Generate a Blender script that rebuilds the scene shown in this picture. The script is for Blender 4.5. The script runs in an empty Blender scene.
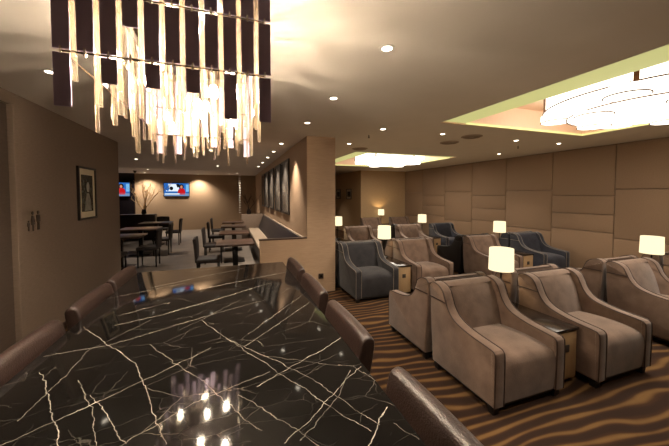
import bpy, bmesh, math, random
from mathutils import Vector, Matrix
random.seed(7)
C = bpy.context.scene.collection
R = math.radians
PI = math.pi

# ------------------------------------------------------------------ materials
def lin(c):
    def f(v):
        v /= 255.0
        return v / 12.92 if v <= 0.04045 else ((v + 0.055) / 1.055) ** 2.4
    return (f(c[0]), f(c[1]), f(c[2]), 1.0)

def nd(nt, t, **kw):
    n = nt.nodes.new(t)
    for k, v in kw.items():
        setattr(n, k, v)
    return n

def mat(name, c, rough=0.6, metal=0.0, c2=None, scale=8.0, stretch=(1, 1, 1), bump=0.0, bscale=None,
        sheen=0.0, spec=0.5, emit=0.0, emitc=None, detail=4.0, contrast=0.25, coat=0.0):
    m = bpy.data.materials.new(name)
    m.use_nodes = True
    nt = m.node_tree
    b = nt.nodes['Principled BSDF']
    b.inputs['Base Color'].default_value = lin(c)
    b.inputs['Roughness'].default_value = rough
    b.inputs['Metallic'].default_value = metal
    b.inputs['Specular IOR Level'].default_value = spec
    if sheen:
        b.inputs['Sheen Weight'].default_value = sheen
        b.inputs['Sheen Roughness'].default_value = 0.4
    if coat:
        b.inputs['Coat Weight'].default_value = coat
    if emit:
        b.inputs['Emission Color'].default_value = lin(emitc or c)
        b.inputs['Emission Strength'].default_value = emit
    if c2 or bump:
        tc = nd(nt, 'ShaderNodeTexCoord')
        mp = nd(nt, 'ShaderNodeMapping')
        mp.inputs['Scale'].default_value = stretch
        nt.links.new(tc.outputs['Object'], mp.inputs['Vector'])
        nz = nd(nt, 'ShaderNodeTexNoise')
        nz.inputs['Scale'].default_value = scale
        nz.inputs['Detail'].default_value = detail
        nt.links.new(mp.outputs['Vector'], nz.inputs['Vector'])
        if c2:
            cr = nd(nt, 'ShaderNodeValToRGB')
            cr.color_ramp.elements[0].position = 0.5 - contrast
            cr.color_ramp.elements[1].position = 0.5 + contrast
            cr.color_ramp.elements[0].color = lin(c)
            cr.color_ramp.elements[1].color = lin(c2)
            nt.links.new(nz.outputs['Fac'], cr.inputs['Fac'])
            nt.links.new(cr.outputs['Color'], b.inputs['Base Color'])
        if bump:
            bp = nd(nt, 'ShaderNodeBump')
            bp.inputs['Strength'].default_value = bump
            bp.inputs['Distance'].default_value = 0.01
            src = nz
            if bscale:
                src = nd(nt, 'ShaderNodeTexNoise')
                src.inputs['Scale'].default_value = bscale
                nt.links.new(mp.outputs['Vector'], src.inputs['Vector'])
            nt.links.new(src.outputs['Fac'], bp.inputs['Height'])
            nt.links.new(bp.outputs['Normal'], b.inputs['Normal'])
    return m

def emat(name, c, strength):
    m = bpy.data.materials.new(name)
    m.use_nodes = True
    nt = m.node_tree
    nt.nodes.clear()
    e = nd(nt, 'ShaderNodeEmission')
    e.inputs['Color'].default_value = lin(c)
    e.inputs['Strength'].default_value = strength
    o = nd(nt, 'ShaderNodeOutputMaterial')
    nt.links.new(e.outputs[0], o.inputs['Surface'])
    return m

M = {}
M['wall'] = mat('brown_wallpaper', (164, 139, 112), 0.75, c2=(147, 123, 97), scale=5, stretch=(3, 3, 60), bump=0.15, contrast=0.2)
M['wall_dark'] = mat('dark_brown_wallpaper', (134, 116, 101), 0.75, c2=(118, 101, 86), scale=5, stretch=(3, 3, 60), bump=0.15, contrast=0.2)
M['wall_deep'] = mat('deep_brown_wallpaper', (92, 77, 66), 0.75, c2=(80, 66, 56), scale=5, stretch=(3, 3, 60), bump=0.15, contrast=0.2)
M['veneer'] = mat('light_veneer_wallpaper', (188, 159, 130), 0.7, c2=(173, 144, 117), scale=4, stretch=(2, 2, 50), bump=0.1, contrast=0.2)
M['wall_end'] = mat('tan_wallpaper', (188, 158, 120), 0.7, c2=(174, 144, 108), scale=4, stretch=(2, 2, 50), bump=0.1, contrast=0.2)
M['panel'] = mat('upholstered_panel_cloth', (146, 119, 94), 0.85, c2=(135, 109, 85), scale=60, bump=0.2, sheen=0.2)
M['ceiling'] = mat('ceiling_paint', (212, 203, 193), 0.85, c2=(207, 198, 188), scale=3)
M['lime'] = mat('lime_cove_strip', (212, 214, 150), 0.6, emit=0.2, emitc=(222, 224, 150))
M['cofferwood'] = mat('pink_veneer', (240, 208, 180), 0.5, c2=(232, 198, 170), scale=6, stretch=(30, 30, 1))
M['floor_tile'] = mat('grey_floor_tile', (112, 104, 96), 0.45, c2=(94, 86, 80), scale=4)
M['dark_wood'] = mat('dark_wood', (52, 38, 32), 0.4, c2=(40, 29, 24), scale=6, stretch=(1, 12, 12))
M['table_wood'] = mat('brown_table_wood', (76, 56, 46), 0.35, c2=(62, 45, 36), scale=5, stretch=(1, 14, 14))
M['black_metal'] = mat('black_metal', (24, 21, 20), 0.45, 0.6)
M['chrome'] = mat('chrome', (225, 215, 205), 0.12, 1.0)
M['black_leg'] = mat('black_leg_wood', (18, 14, 12), 0.5)
M['leather'] = mat('brown_leather', (58, 43, 38), 0.36, c2=(47, 34, 30), scale=30, bump=0.25, bscale=160, spec=0.6)
M['dine_fabric'] = mat('dark_dining_upholstery', (46, 38, 36), 0.6, c2=(38, 31, 29), scale=20)
M['bench_leather'] = mat('navy_bench_leather', (22, 20, 28), 0.45, c2=(17, 16, 23), scale=12)
M['bench_seat'] = mat('pale_seat_cloth', (150, 134, 116), 0.8, c2=(138, 122, 104), scale=14)
M['rail'] = mat('pale_rail', (150, 136, 118), 0.5)
def velvet(n, a, b, s=0.4):
    return mat(n, a, 0.8, c2=b, scale=7, bump=0.2, bscale=90, sheen=s, spec=0.25, contrast=0.2, detail=8)
M['vel_brown'] = velvet('beige_brown_velvet', (122, 100, 86), (96, 77, 65))
M['vel_grey'] = velvet('charcoal_velvet', (54, 52, 54), (40, 38, 41), 0.25)
M['vel_navy'] = velvet('slate_blue_velvet', (52, 53, 62), (38, 39, 48), 0.25)
M['blk_leather'] = mat('black_leather', (20, 18, 20), 0.45, c2=(15, 13, 15), scale=20)
M['pipe_dark'] = mat('dark_piping', (52, 34, 26), 0.6)
M['pipe_pale'] = mat('pale_piping', (118, 108, 98), 0.6)
M['pipe_black'] = mat('black_piping', (34, 30, 30), 0.5)
M['console_body'] = mat('beige_console_veneer', (176, 146, 108), 0.5, c2=(164, 134, 98), scale=4, stretch=(14, 14, 1))
M['console_top'] = mat('dark_console_top', (38, 30, 26), 0.15)
M['frame_black'] = mat('black_picture_frame', (26, 20, 18), 0.4)
M['mat_cream'] = mat('cream_mat_board', (205, 192, 165), 0.9)
M['white_metal'] = mat('white_metal', (220, 214, 204), 0.4)
M['sign'] = mat('dark_sign_metal', (70, 58, 50), 0.35, 0.5)
M['dark_glass'] = mat('dark_glossy_panel', (30, 26, 30), 0.08, spec=0.6)
M['bark'] = mat('pale_branch_bark', (236, 206, 160), 0.7)
M['dark_twig'] = mat('dark_twig', (60, 46, 34), 0.7)
M['vase_dark'] = mat('dark_vase', (30, 24, 22), 0.3)
M['plate'] = mat('dark_violet_mirror_plate', (196, 178, 208), 0.4, 0.15)
M['bulb'] = emat('halogen_bulb', (255, 234, 200), 160.0)
M['down_lens'] = emat('downlight_lens', (255, 240, 215), 6.0)
M['drum'] = emat('glowing_drum_shade', (255, 242, 222), 1.6)
M['drum_rim'] = mat('bronze_rim', (96, 66, 46), 0.5, 0.4)
M['dark_slot'] = mat('dark_slot', (60, 52, 46), 0.7)
M['vent'] = mat('vent_paint', (150, 132, 114), 0.7)
M['vent_slot'] = mat('vent_slot', (140, 124, 110), 0.8)
M['shell'] = mat('pearl_shell', (240, 235, 226), 0.5)

def shade_mat():
    m = bpy.data.materials.new('lit_fabric_lamp_shade')
    m.use_nodes = True
    nt = m.node_tree
    nt.nodes.clear()
    e = nd(nt, 'ShaderNodeEmission')
    e.inputs['Color'].default_value = lin((255, 238, 194))
    e.inputs['Strength'].default_value = 0.42
    t = nd(nt, 'ShaderNodeBsdfTranslucent')
    t.inputs['Color'].default_value = lin((84, 70, 46))
    a = nd(nt, 'ShaderNodeAddShader')
    o = nd(nt, 'ShaderNodeOutputMaterial')
    nt.links.new(e.outputs[0], a.inputs[0])
    nt.links.new(t.outputs[0], a.inputs[1])
    nt.links.new(a.outputs[0], o.inputs['Surface'])
    return m
M['shade'] = shade_mat()

def crystal_mat():
    m = bpy.data.materials.new('crystal_rod_glass')
    m.use_nodes = True
    nt = m.node_tree
    nt.nodes.clear()
    g = nd(nt, 'ShaderNodeBsdfGlass')
    g.inputs['Roughness'].default_value = 0.03
    g.inputs['IOR'].default_value = 1.5
    g.inputs['Color'].default_value = lin((255, 246, 232))
    t = nd(nt, 'ShaderNodeBsdfTranslucent')
    t.inputs['Color'].default_value = lin((255, 244, 228))
    x = nd(nt, 'ShaderNodeMixShader')
    x.inputs['Fac'].default_value = 0.13
    o = nd(nt, 'ShaderNodeOutputMaterial')
    nt.links.new(g.outputs[0], x.inputs[1])
    nt.links.new(t.outputs[0], x.inputs[2])
    nt.links.new(x.outputs[0], o.inputs['Surface'])
    return m
M['crystal'] = crystal_mat()

def carpet_mat():
    m = bpy.data.materials.new('wavy_striped_carpet')
    m.use_nodes = True
    nt = m.node_tree
    b = nt.nodes['Principled BSDF']
    b.inputs['Roughness'].default_value = 0.95
    b.inputs['Specular IOR Level'].default_value = 0.1
    tc = nd(nt, 'ShaderNodeTexCoord')
    n1 = nd(nt, 'ShaderNodeTexNoise')
    n1.inputs['Scale'].default_value = 0.8
    n1.inputs['Detail'].default_value = 2.0
    mp = nd(nt, 'ShaderNodeMapping')
    mp.inputs['Scale'].default_value = (0.75, 1.6, 1)
    nt.links.new(tc.outputs['Object'], mp.inputs['Vector'])
    nt.links.new(mp.outputs['Vector'], n1.inputs['Vector'])
    sx = nd(nt, 'ShaderNodeSeparateXYZ')
    nt.links.new(tc.outputs['Object'], sx.inputs[0])
    def mth(op, a, bb):
        n = nd(nt, 'ShaderNodeMath', operation=op)
        for i, v in enumerate((a, bb)):
            if v is None: continue
            if isinstance(v, (int, float)): n.inputs[i].default_value = v
            else: nt.links.new(v, n.inputs[i])
        return n.outputs[0]
    w = mth('MULTIPLY', n1.outputs['Fac'], 0.6)
    ph = mth('MULTIPLY', mth('ADD', sx.outputs['Y'], w), 58.0)
    s = mth('SINE', ph, None)
    n2 = nd(nt, 'ShaderNodeTexNoise')
    n2.inputs['Scale'].default_value = 3.0
    nt.links.new(mp.outputs['Vector'], n2.inputs['Vector'])
    v = mth('ADD', s, mth('MULTIPLY', mth('SUBTRACT', n2.outputs['Fac'], 0.5), 1.3))
    cr = nd(nt, 'ShaderNodeValToRGB')
    e = cr.color_ramp.elements
    e[0].position = 0.18; e[0].color = lin((50, 36, 29))
    e[1].position = 0.86; e[1].color = lin((112, 84, 52))
    x = e.new(0.55); x.color = lin((64, 44, 31))
    vv = mth('ADD', mth('MULTIPLY', v, 0.42), 0.42)
    nt.links.new(vv, cr.inputs['Fac'])
    n3 = nd(nt, 'ShaderNodeTexNoise')
    n3.inputs['Scale'].default_value = 160
    nt.links.new(tc.outputs['Object'], n3.inputs['Vector'])
    mx = nd(nt, 'ShaderNodeMix', data_type='RGBA', blend_type='MULTIPLY')
    mx.inputs[0].default_value = 0.5
    nt.links.new(cr.outputs['Color'], mx.inputs[6])
    c3 = nd(nt, 'ShaderNodeValToRGB')
    c3.color_ramp.elements[0].color = (0.45, 0.45, 0.45, 1)
    nt.links.new(n3.outputs['Fac'], c3.inputs['Fac'])
    nt.links.new(c3.outputs['Color'], mx.inputs[7])
    nt.links.new(mx.outputs[2], b.inputs['Base Color'])
    bp = nd(nt, 'ShaderNodeBump')
    bp.inputs['Strength'].default_value = 0.4
    nt.links.new(n3.outputs['Fac'], bp.inputs['Height'])
    nt.links.new(bp.outputs['Normal'], b.inputs['Normal'])
    return m
M['carpet'] = carpet_mat()

# veins of the marble top: segments in table space (x, y), width, strength
VEINS = [
    (-0.636, 0.681, -0.209, 0.902, 0.0029, 0.92),
    (-0.487, 0.316, -0.241, 0.455, 0.0022, 0.92),
    (-0.446, 0.175, -0.227, 0.256, 0.0029, 0.92),
    (-0.227, 0.256, 0.067, 0.434, 0.0029, 0.92),
    (0.067, 0.434, 0.434, 0.677, 0.0029, 0.92),
    (-0.077, 0.684, 0.610, 0.974, 0.0042, 0.92),
    (-0.435, 0.847, -0.109, 1.051, 0.0036, 0.92),
    (-0.109, 1.051, 0.365, 1.301, 0.0036, 0.92),
    (-0.211, 1.261, 0.448, 1.458, 0.0025, 0.92),
    (-0.629, -0.087, -0.395, -0.069, 0.0016, 0.83),
    (-0.395, -0.069, 0.075, 0.182, 0.0016, 0.83),
    (0.075, 0.182, 0.354, 0.299, 0.0018, 0.83),
    (-0.569, -0.232, -0.432, -0.476, 0.0016, 0.74),
    (-0.432, -0.476, -0.315, -0.688, 0.0016, 0.74),
    (-0.600, 0.204, -0.233, -0.291, 0.0016, 0.69),
    (-0.233, -0.291, -0.128, -0.551, 0.0016, 0.69),
    (-0.128, -0.551, -0.037, -0.782, 0.0016, 0.69),
    (-0.405, -0.343, -0.296, -0.548, 0.0016, 0.46),
    (-0.296, -0.548, -0.213, -0.724, 0.0016, 0.46),
    (-0.328, -0.460, -0.139, -0.739, 0.0016, 0.51),
    (-0.465, -0.629, -0.258, -0.495, 0.0016, 0.74),
    (-0.258, -0.495, 0.052, -0.244, 0.0016, 0.74),
    (-0.337, -0.543, -0.282, -0.508, 0.0016, 0.55),
    (0.228, -0.602, 0.435, -0.493, 0.0018, 0.83),
    (0.435, -0.493, 0.647, -0.362, 0.0018, 0.83),
    (0.276, -0.885, 0.334, -0.848, 0.0016, 0.74),
    (0.334, -0.848, 0.428, -0.777, 0.0016, 0.74),
    (0.428, -0.777, 0.637, -0.611, 0.0016, 0.74),
    (0.496, -0.972, 0.624, -0.856, 0.0020, 0.92),
    (-0.025, 0.096, 0.255, -0.430, 0.0016, 0.55),
    (0.255, -0.430, 0.451, -0.800, 0.0016, 0.55),
    (0.451, -0.800, 0.529, -0.924, 0.0016, 0.55),
    (0.168, -0.633, 0.307, -0.826, 0.0016, 0.51),
    (0.307, -0.826, 0.372, -0.929, 0.0016, 0.51),
    (0.195, -0.295, 0.628, 0.164, 0.0016, 0.55),
    (0.220, -0.167, 0.840, 0.593, 0.0016, 0.46),
    (-0.218, -0.130, 0.027, -0.495, 0.0016, 0.41),
    (0.027, -0.495, 0.219, -0.816, 0.0016, 0.41),
    (-0.482, -0.528, -0.463, -0.092, 0.0016, 0.41),
    (-0.463, -0.092, -0.289, 0.189, 0.0016, 0.41),
    (0.134, -0.203, 0.396, -0.570, 0.0016, 0.46),
    (0.396, -0.570, 0.566, -0.917, 0.0016, 0.46),
    (0.324, -0.891, 0.498, -0.749, 0.0016, 0.41),
    (0.498, -0.749, 0.588, -0.623, 0.0016, 0.41),
    (-0.155, -0.744, 0.038, -0.615, 0.0016, 0.46),
    (0.038, -0.615, 0.284, -0.531, 0.0016, 0.46),
    (0.609, -0.932, 0.648, -1.004, 0.0016, 0.46),
    (-0.111, -0.005, 0.197, 0.355, 0.0016, 0.37),
]
def marble_mat():
    m = bpy.data.materials.new('black_marble_white_veins')
    m.use_nodes = True
    nt = m.node_tree
    b = nt.nodes['Principled BSDF']
    b.inputs['Roughness'].default_value = 0.07
    b.inputs['Specular IOR Level'].default_value = 0.22
    tc = nd(nt, 'ShaderNodeTexCoord')
    def noise(scale, det=3.0):
        n = nd(nt, 'ShaderNodeTexNoise')
        n.inputs['Scale'].default_value = scale
        n.inputs['Detail'].default_value = det
        nt.links.new(tc.outputs['Object'], n.inputs['Vector'])
        return n
    def vm(op, a, bb=None, sc=None):
        n = nd(nt, 'ShaderNodeVectorMath', operation=op)
        for i, v in enumerate((a, bb)):
            if v is None: continue
            if isinstance(v, tuple): n.inputs[i].default_value = v
            else: nt.links.new(v, n.inputs[i])
        if sc is not None:
            if isinstance(sc, (int, float)): n.inputs['Scale'].default_value = sc
            else: nt.links.new(sc, n.inputs['Scale'])
        return n
    def mth(op, a, bb=None, clamp=False):
        n = nd(nt, 'ShaderNodeMath', operation=op, use_clamp=clamp)
        for i, v in enumerate((a, bb)):
            if v is None: continue
            if isinstance(v, (int, float)): n.inputs[i].default_value = v
            else: nt.links.new(v, n.inputs[i])
        return n.outputs[0]
    na = noise(5.0, 6.0)
    off = vm('SCALE', vm('SUBTRACT', na.outputs['Color'], (0.5, 0.5, 0.5)).outputs[0], None, 0.035).outputs[0]
    nh = noise(26.0, 4.0)
    off2 = vm('SCALE', vm('SUBTRACT', nh.outputs['Color'], (0.5, 0.5, 0.5)).outputs[0], None, 0.022).outputs[0]
    P0 = vm('ADD', vm('ADD', tc.outputs['Object'], off).outputs[0], off2).outputs[0]
    P = vm('MULTIPLY', P0, (1, 1, 0)).outputs[0]
    nw = noise(14.0, 2.0)
    wmod = mth('ADD', mth('MULTIPLY', nw.outputs['Fac'], 2.4), -0.4, True)
    total = None
    for (ax, ay, bx, by, w, st) in VEINS:
        ba = Vector((bx - ax, by - ay, 0))
        pa = vm('SUBTRACT', P, (ax, ay, 0.0)).outputs[0]
        dt = vm('DOT_PRODUCT', pa, tuple(ba)).outputs['Value']
        h = mth('DIVIDE', dt, ba.length_squared, True)
        pr = nd(nt, 'ShaderNodeVectorMath', operation='SCALE')
        pr.inputs[0].default_value = ba
        nt.links.new(h, pr.inputs['Scale'])
        d = vm('LENGTH', vm('SUBTRACT', pa, pr.outputs[0]).outputs[0]).outputs['Value']
        v = mth('SUBTRACT', 1.0, mth('DIVIDE', d, w), True)
        v = mth('MULTIPLY', mth('MULTIPLY', v, wmod), st)
        total = v if total is None else mth('MAXIMUM', total, v)
    # fine network
    def net(scale, rot, thr, st, stretch):
        mp = nd(nt, 'ShaderNodeMapping')
        mp.inputs['Rotation'].default_value = (0, 0, rot)
        mp.inputs['Scale'].default_value = stretch
        nt.links.new(P0, mp.inputs['Vector'])
        vo = nd(nt, 'ShaderNodeTexVoronoi', feature='DISTANCE_TO_EDGE')
        vo.inputs['Scale'].default_value = scale
        nt.links.new(mp.outputs['Vector'], vo.inputs['Vector'])
        v = mth('SUBTRACT', 1.0, mth('DIVIDE', vo.outputs['Distance'], thr), True)
        nz = noise(3.5 + scale * 0.3, 2.0)
        k = mth('MULTIPLY', mth('SUBTRACT', nz.outputs['Fac'], 0.44), 7.0, True)
        return mth('MULTIPLY', mth('MULTIPLY', v, k), st)
    for a in ((2.6, 0.5, 0.0045, 0.22, (1, 2.2, 1)), (5.0, -0.6, 0.008, 0.07, (1, 2.0, 1))):
        total = mth('MAXIMUM', total, net(*a))
    cr = nd(nt, 'ShaderNodeMix', data_type='RGBA')
    nt.links.new(total, cr.inputs[0])
    base = nd(nt, 'ShaderNodeValToRGB')
    base.color_ramp.elements[0].color = lin((12, 11, 11))
    base.color_ramp.elements[1].color = lin((28, 26, 25))
    nb = noise(3.0, 6.0)
    nt.links.new(nb.outputs['Fac'], base.inputs['Fac'])
    nt.links.new(base.outputs['Color'], cr.inputs[6])
    cr.inputs[7].default_value = lin((250, 240, 222))
    nt.links.new(cr.outputs[2], b.inputs['Base Color'])
    return m
M['marble'] = marble_mat()

def art_mat(name, stops, scale=2.0, stretch=(1, 1, 1), seed=0.0):
    m = bpy.data.materials.new(name)
    m.use_nodes = True
    nt = m.node_tree
    b = nt.nodes['Principled BSDF']
    b.inputs['Roughness'].default_value = 0.25
    tc = nd(nt, 'ShaderNodeTexCoord')
    mp = nd(nt, 'ShaderNodeMapping')
    mp.inputs['Scale'].default_value = stretch
    mp.inputs['Location'].default_value = (seed, seed * 2, seed * 3)
    nt.links.new(tc.outputs['Object'], mp.inputs['Vector'])
    nz = nd(nt, 'ShaderNodeTexNoise')
    nz.inputs['Scale'].default_value = scale
    nz.inputs['Detail'].default_value = 8
    nt.links.new(mp.outputs['Vector'], nz.inputs['Vector'])
    cr = nd(nt, 'ShaderNodeValToRGB')
    el = cr.color_ramp.elements
    el[0].position = 0.3; el[0].color = lin(stops[0])
    el[1].position = 0.7; el[1].color = lin(stops[-1])
    for i, s in enumerate(stops[1:-1]):
        x = el.new(0.3 + 0.4 * (i + 1) / (len(stops) - 1)); x.color = lin(s)
    nt.links.new(nz.outputs['Fac'], cr.inputs['Fac'])
    nt.links.new(cr.outputs['Color'], b.inputs['Base Color'])
    return m
M['art_portrait'] = art_mat('portrait_print', [(36, 36, 32), (62, 64, 58), (92, 92, 82)], 6, (1, 2, 2))
M['art_pale'] = mat('portrait_pale', (150, 148, 136), 0.4, c2=(96, 96, 90), scale=14)
M['art_tall'] = art_mat('tall_print', [(66, 64, 62), (92, 88, 84), (132, 128, 120)], 1.4, (1, 1, 2.0))
M['art_small'] = art_mat('small_print', [(40, 36, 30), (76, 70, 58)], 6)

# ------------------------------------------------------------------ mesh helpers
class MB:
    def __init__(s):
        s.bm = bmesh.new()
    def box(s, x0, x1, y0, y1, z0, z1, bevel=0.0, seg=2, taper=None):
        r = bmesh.ops.create_cube(s.bm, size=1.0)
        vs = r['verts']
        for v in vs:
            v.co = Vector((x0 + (v.co.x + .5) * (x1 - x0), y0 + (v.co.y + .5) * (y1 - y0), z0 + (v.co.z + .5) * (z1 - z0)))
        if taper:
            cx, cy = (x0 + x1) / 2, (y0 + y1) / 2
            for v in vs:
                if v.co.z < (z0 + z1) / 2:
                    v.co.x = cx + (v.co.x - cx) * taper; v.co.y = cy + (v.co.y - cy) * taper
        if bevel:
            es = list({e for v in vs for e in v.link_edges})
            bmesh.ops.bevel(s.bm, geom=es, offset=bevel, segments=seg, affect='EDGES', profile=0.5)
        return s
    def prism(s, pts, axis, a, b, bevel=0.0, seg=2, steps=1, warp=None):
        """closed 2D outline swept along an axis; pts map to the other two axes in order"""
        def P(u, v, t):
            return Vector((t, u, v)) if axis == 'x' else Vector((u, t, v)) if axis == 'y' else Vector((u, v, t))
        rings = []
        for i in range(steps + 1):
            t = a + (b - a) * i / steps
            ring = []
            for (u, v) in pts:
                if warp: u2, v2 = warp(u, v, -1 + 2 * i / steps)
                else: u2, v2 = u, v
                ring.append(s.bm.verts.new(P(u2, v2, t)))
            rings.append(ring)
        n = len(pts)
        fs = []
        for i in range(steps):
            for j in range(n):
                fs.append(s.bm.faces.new((rings[i][j], rings[i][(j + 1) % n], rings[i + 1][(j + 1) % n], rings[i + 1][j])))
        c0 = s.bm.faces.new(rings[0][::-1]); c1 = s.bm.faces.new(rings[-1])
        fs += [c0, c1]
        bmesh.ops.recalc_face_normals(s.bm, faces=fs)
        if bevel:
            es = list(c0.edges) + list(c1.edges)
            bmesh.ops.bevel(s.bm, geom=es, offset=bevel, segments=seg, affect='EDGES', profile=0.5)
        return s
    def lathe(s, prof, cx=0, cy=0, seg=32, closed=False):
        rings = []
        for (r, z) in prof:
            if r < 1e-5:
                rings.append([s.bm.verts.new((cx, cy, z))])
            else:
                rings.append([s.bm.verts.new((cx + r * math.cos(2 * PI * k / seg), cy + r * math.sin(2 * PI * k / seg), z)) for k in range(seg)])
        fs = []
        pairs = list(zip(rings[:-1], rings[1:]))
        if closed: pairs.append((rings[-1], rings[0]))
        for a, b in pairs:
            if len(a) == 1 and len(b) == 1: continue
            for k in range(seg):
                k2 = (k + 1) % seg
                if len(a) == 1: fs.append(s.bm.faces.new((a[0], b[k2], b[k])))
                elif len(b) == 1: fs.append(s.bm.faces.new((a[k], a[k2], b[0])))
                else: fs.append(s.bm.faces.new((a[k], a[k2], b[k2], b[k])))
        bmesh.ops.recalc_face_normals(s.bm, faces=fs)
        return s
    def cyl(s, cx, cy, r, z0, z1, seg=24, r2=None):
        r2 = r if r2 is None else r2
        return s.lathe([(0, z0), (r, z0), (r2, z1), (0, z1)], cx, cy, seg)
    def tube(s, pts, r, seg=6, cyclic=False, r2=None):
        pts = [Vector(p) for p in pts]
        n = len(pts)
        rings = []
        up = None
        for i, p in enumerate(pts):
            if cyclic: d = pts[(i + 1) % n] - pts[i - 1]
            elif i == 0: d = pts[1] - pts[0]
            elif i == n - 1: d = pts[-1] - pts[-2]
            else: d = pts[i + 1] - pts[i - 1]
            d.normalize()
            if up is None:
                up = Vector((0, 0, 1)) if abs(d.z) < 0.9 else Vector((1, 0, 0))
            a = d.cross(up)
            if a.length < 1e-4: a = d.orthogonal()
            a.normalize(); b = a.cross(d); up = b
            rr = r if r2 is None else r + (r2 - r) * i / (n - 1)
            rings.append([s.bm.verts.new(p + (a * math.cos(2 * PI * k / seg) + b * math.sin(2 * PI * k / seg)) * rr) for k in range(seg)])
        fs = []
        m = n if cyclic else n - 1
        for i in range(m):
            A, B = rings[i], rings[(i + 1) % n]
            for k in range(seg):
                fs.append(s.bm.faces.new((A[k], A[(k + 1) % seg], B[(k + 1) % seg], B[k])))
        if not cyclic:
            fs.append(s.bm.faces.new(rings[0][::-1])); fs.append(s.bm.faces.new(rings[-1]))
        bmesh.ops.recalc_face_normals(s.bm, faces=fs)
        return s
    def xf(s, mtx):
        bmesh.ops.transform(s.bm, matrix=mtx, verts=s.bm.verts)
        return s
    def build(s, name, m, parent=None, loc=None, smooth=True, angle=35):
        me = bpy.data.meshes.new(name)
        s.bm.to_mesh(me); s.bm.free()
        if smooth:
            me.polygons.foreach_set('use_smooth', [True] * len(me.polygons))
            me.set_sharp_from_angle(angle=R(angle))
        me.materials.append(m)
        o = bpy.data.objects.new(name, me)
        C.objects.link(o)
        if parent: o.parent = parent
        if loc: o.location = loc
        return o

def smooth_path(pts, n=6):
    out = []
    P = [pts[0]] + list(pts) + [pts[-1]]
    for i in range(1, len(P) - 2):
        p0, p1, p2, p3 = P[i - 1], P[i], P[i + 1], P[i + 2]
        for k in range(n):
            t = k / n
            out.append(tuple(0.5 * ((2 * b) + (-a + c) * t + (2 * a - 5 * b + 4 * c - d) * t * t + (-a + 3 * b - 3 * c + d) * t ** 3)
                             for a, b, c, d in zip(p0, p1, p2, p3)))
    out.append(tuple(pts[-1]))
    return out

def tag(o, label, cat, group=None, kind=None):
    o['label'] = label; o['category'] = cat
    if group: o['group'] = group
    if kind: o['kind'] = kind
    return o
def thing(name, label, cat, loc=(0, 0, 0), rz=0.0, group=None):
    o = bpy.data.objects.new(name, None); C.objects.link(o)
    o.location = loc; o.rotation_euler = (0, 0, rz)
    o.empty_display_size = 0.1
    return tag(o, label, cat, group)
def struct(name, mb, m, label=None, **kw):
    o = mb.build(name, m, **kw); o['kind'] = 'structure'
    return o
def copy_tree(o, parent=None):
    c = o.copy(); C.objects.link(c)
    if parent: c.parent = parent
    for ch in list(o.children): copy_tree(ch, c)
    return c
def place(proto, used, loc, rz, label, group):
    o = copy_tree(proto) if used[0] else proto
    used[0] = True
    o.location = loc; o.rotation_euler = (0, 0, rz); o['label'] = label
    if group: o['group'] = group
    return o
def light(name, typ, loc, energy, color=(255, 228, 196), size=0.05, parent=None, rot=(0, 0, 0), spot=None, blend=0.6):
    d = bpy.data.lights.new(name, typ)
    d.energy = energy; c = lin(color); d.color = c[:3]
    if typ == 'AREA': d.size = size
    else: d.shadow_soft_size = size
    if typ == 'SPOT':
        d.spot_size = R(spot or 70); d.spot_blend = blend
    o = bpy.data.objects.new(name, d); C.objects.link(o)
    o.location = loc; o.rotation_euler = rot
    if parent: o.parent = parent
    return o
WARM = (255, 238, 216)
H = 2.7

# ------------------------------------------------------------------ the setting
struct('floor', MB().box(1.2, 7.4, -3, 17.0, -0.1, 0.0).box(-2.6, 1.2, -3, 4.93, -0.1, 0.0), M['carpet'], smooth=False)
struct('floor_dining', MB().box(-8, 1.2, 4.93, 17.0, -0.1, 0.0).box(-8, -2.6, 3, 4.93, -0.1, 0.0), M['floor_tile'], smooth=False)

holes = [(2.76, 5.65, 0.3, 3.42), (2.76, 5.65, 6.36, 9.5)]
cb = MB()
T = 0.1
def slab(x0, x1, y0, y1): cb.box(x0, x1, y0, y1, H, H + T)
slab(-8, 2.76, -3, 17); slab(5.65, 7.4, -3, 17)
slab(2.76, 5.65, -3, 0.3); slab(2.76, 5.65, 3.42, 6.36); slab(2.76, 5.65, 9.5, 17)
struct('ceiling', cb, M['ceiling'], smooth=False)
k = 0
for (x0, x1, y0, y1) in holes:
    k += 1
    ZT = 3.02
    w = MB().box(x0 - .03, x0, y0, y1, H + T, ZT).box(x1 - .02, x1 + .02, y0, y1, H - .001, ZT)
    w.box(x0, x1 + .02, y1 - .02, y1 + .02, H - .001, ZT).box(x0 - .03, x1 + .03, y0 - .03, y0, H + T, ZT)
    w.box(x0 - .06, x1 + .06, y0 - .06, y1 + .06, ZT, ZT + .05)
    struct('trim_%d' % (2 * k - 1), w, M['cofferwood'], smooth=False)
    # cove ledge that carries the lime light band along two sides of the recess
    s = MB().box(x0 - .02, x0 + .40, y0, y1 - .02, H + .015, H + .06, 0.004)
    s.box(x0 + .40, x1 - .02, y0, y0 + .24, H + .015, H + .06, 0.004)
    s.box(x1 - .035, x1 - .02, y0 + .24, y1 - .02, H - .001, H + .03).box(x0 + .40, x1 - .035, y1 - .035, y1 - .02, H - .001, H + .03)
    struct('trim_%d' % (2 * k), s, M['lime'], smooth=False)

# left wall: doorway recess, then the picture wall, ending at the dining area
wl = MB().box(-2.3, -2.0, 3.86, 6.7, 0, H).box(-2.3, -2.0, -3, 3.86, 2.58, H)
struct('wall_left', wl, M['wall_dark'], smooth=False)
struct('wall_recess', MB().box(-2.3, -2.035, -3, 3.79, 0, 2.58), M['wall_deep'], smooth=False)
struct('trim_5', MB().box(-2.31, -1.985, 3.79, 3.86, 0, 2.58, 0.006), M['wall_dark'], smooth=False)
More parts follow.
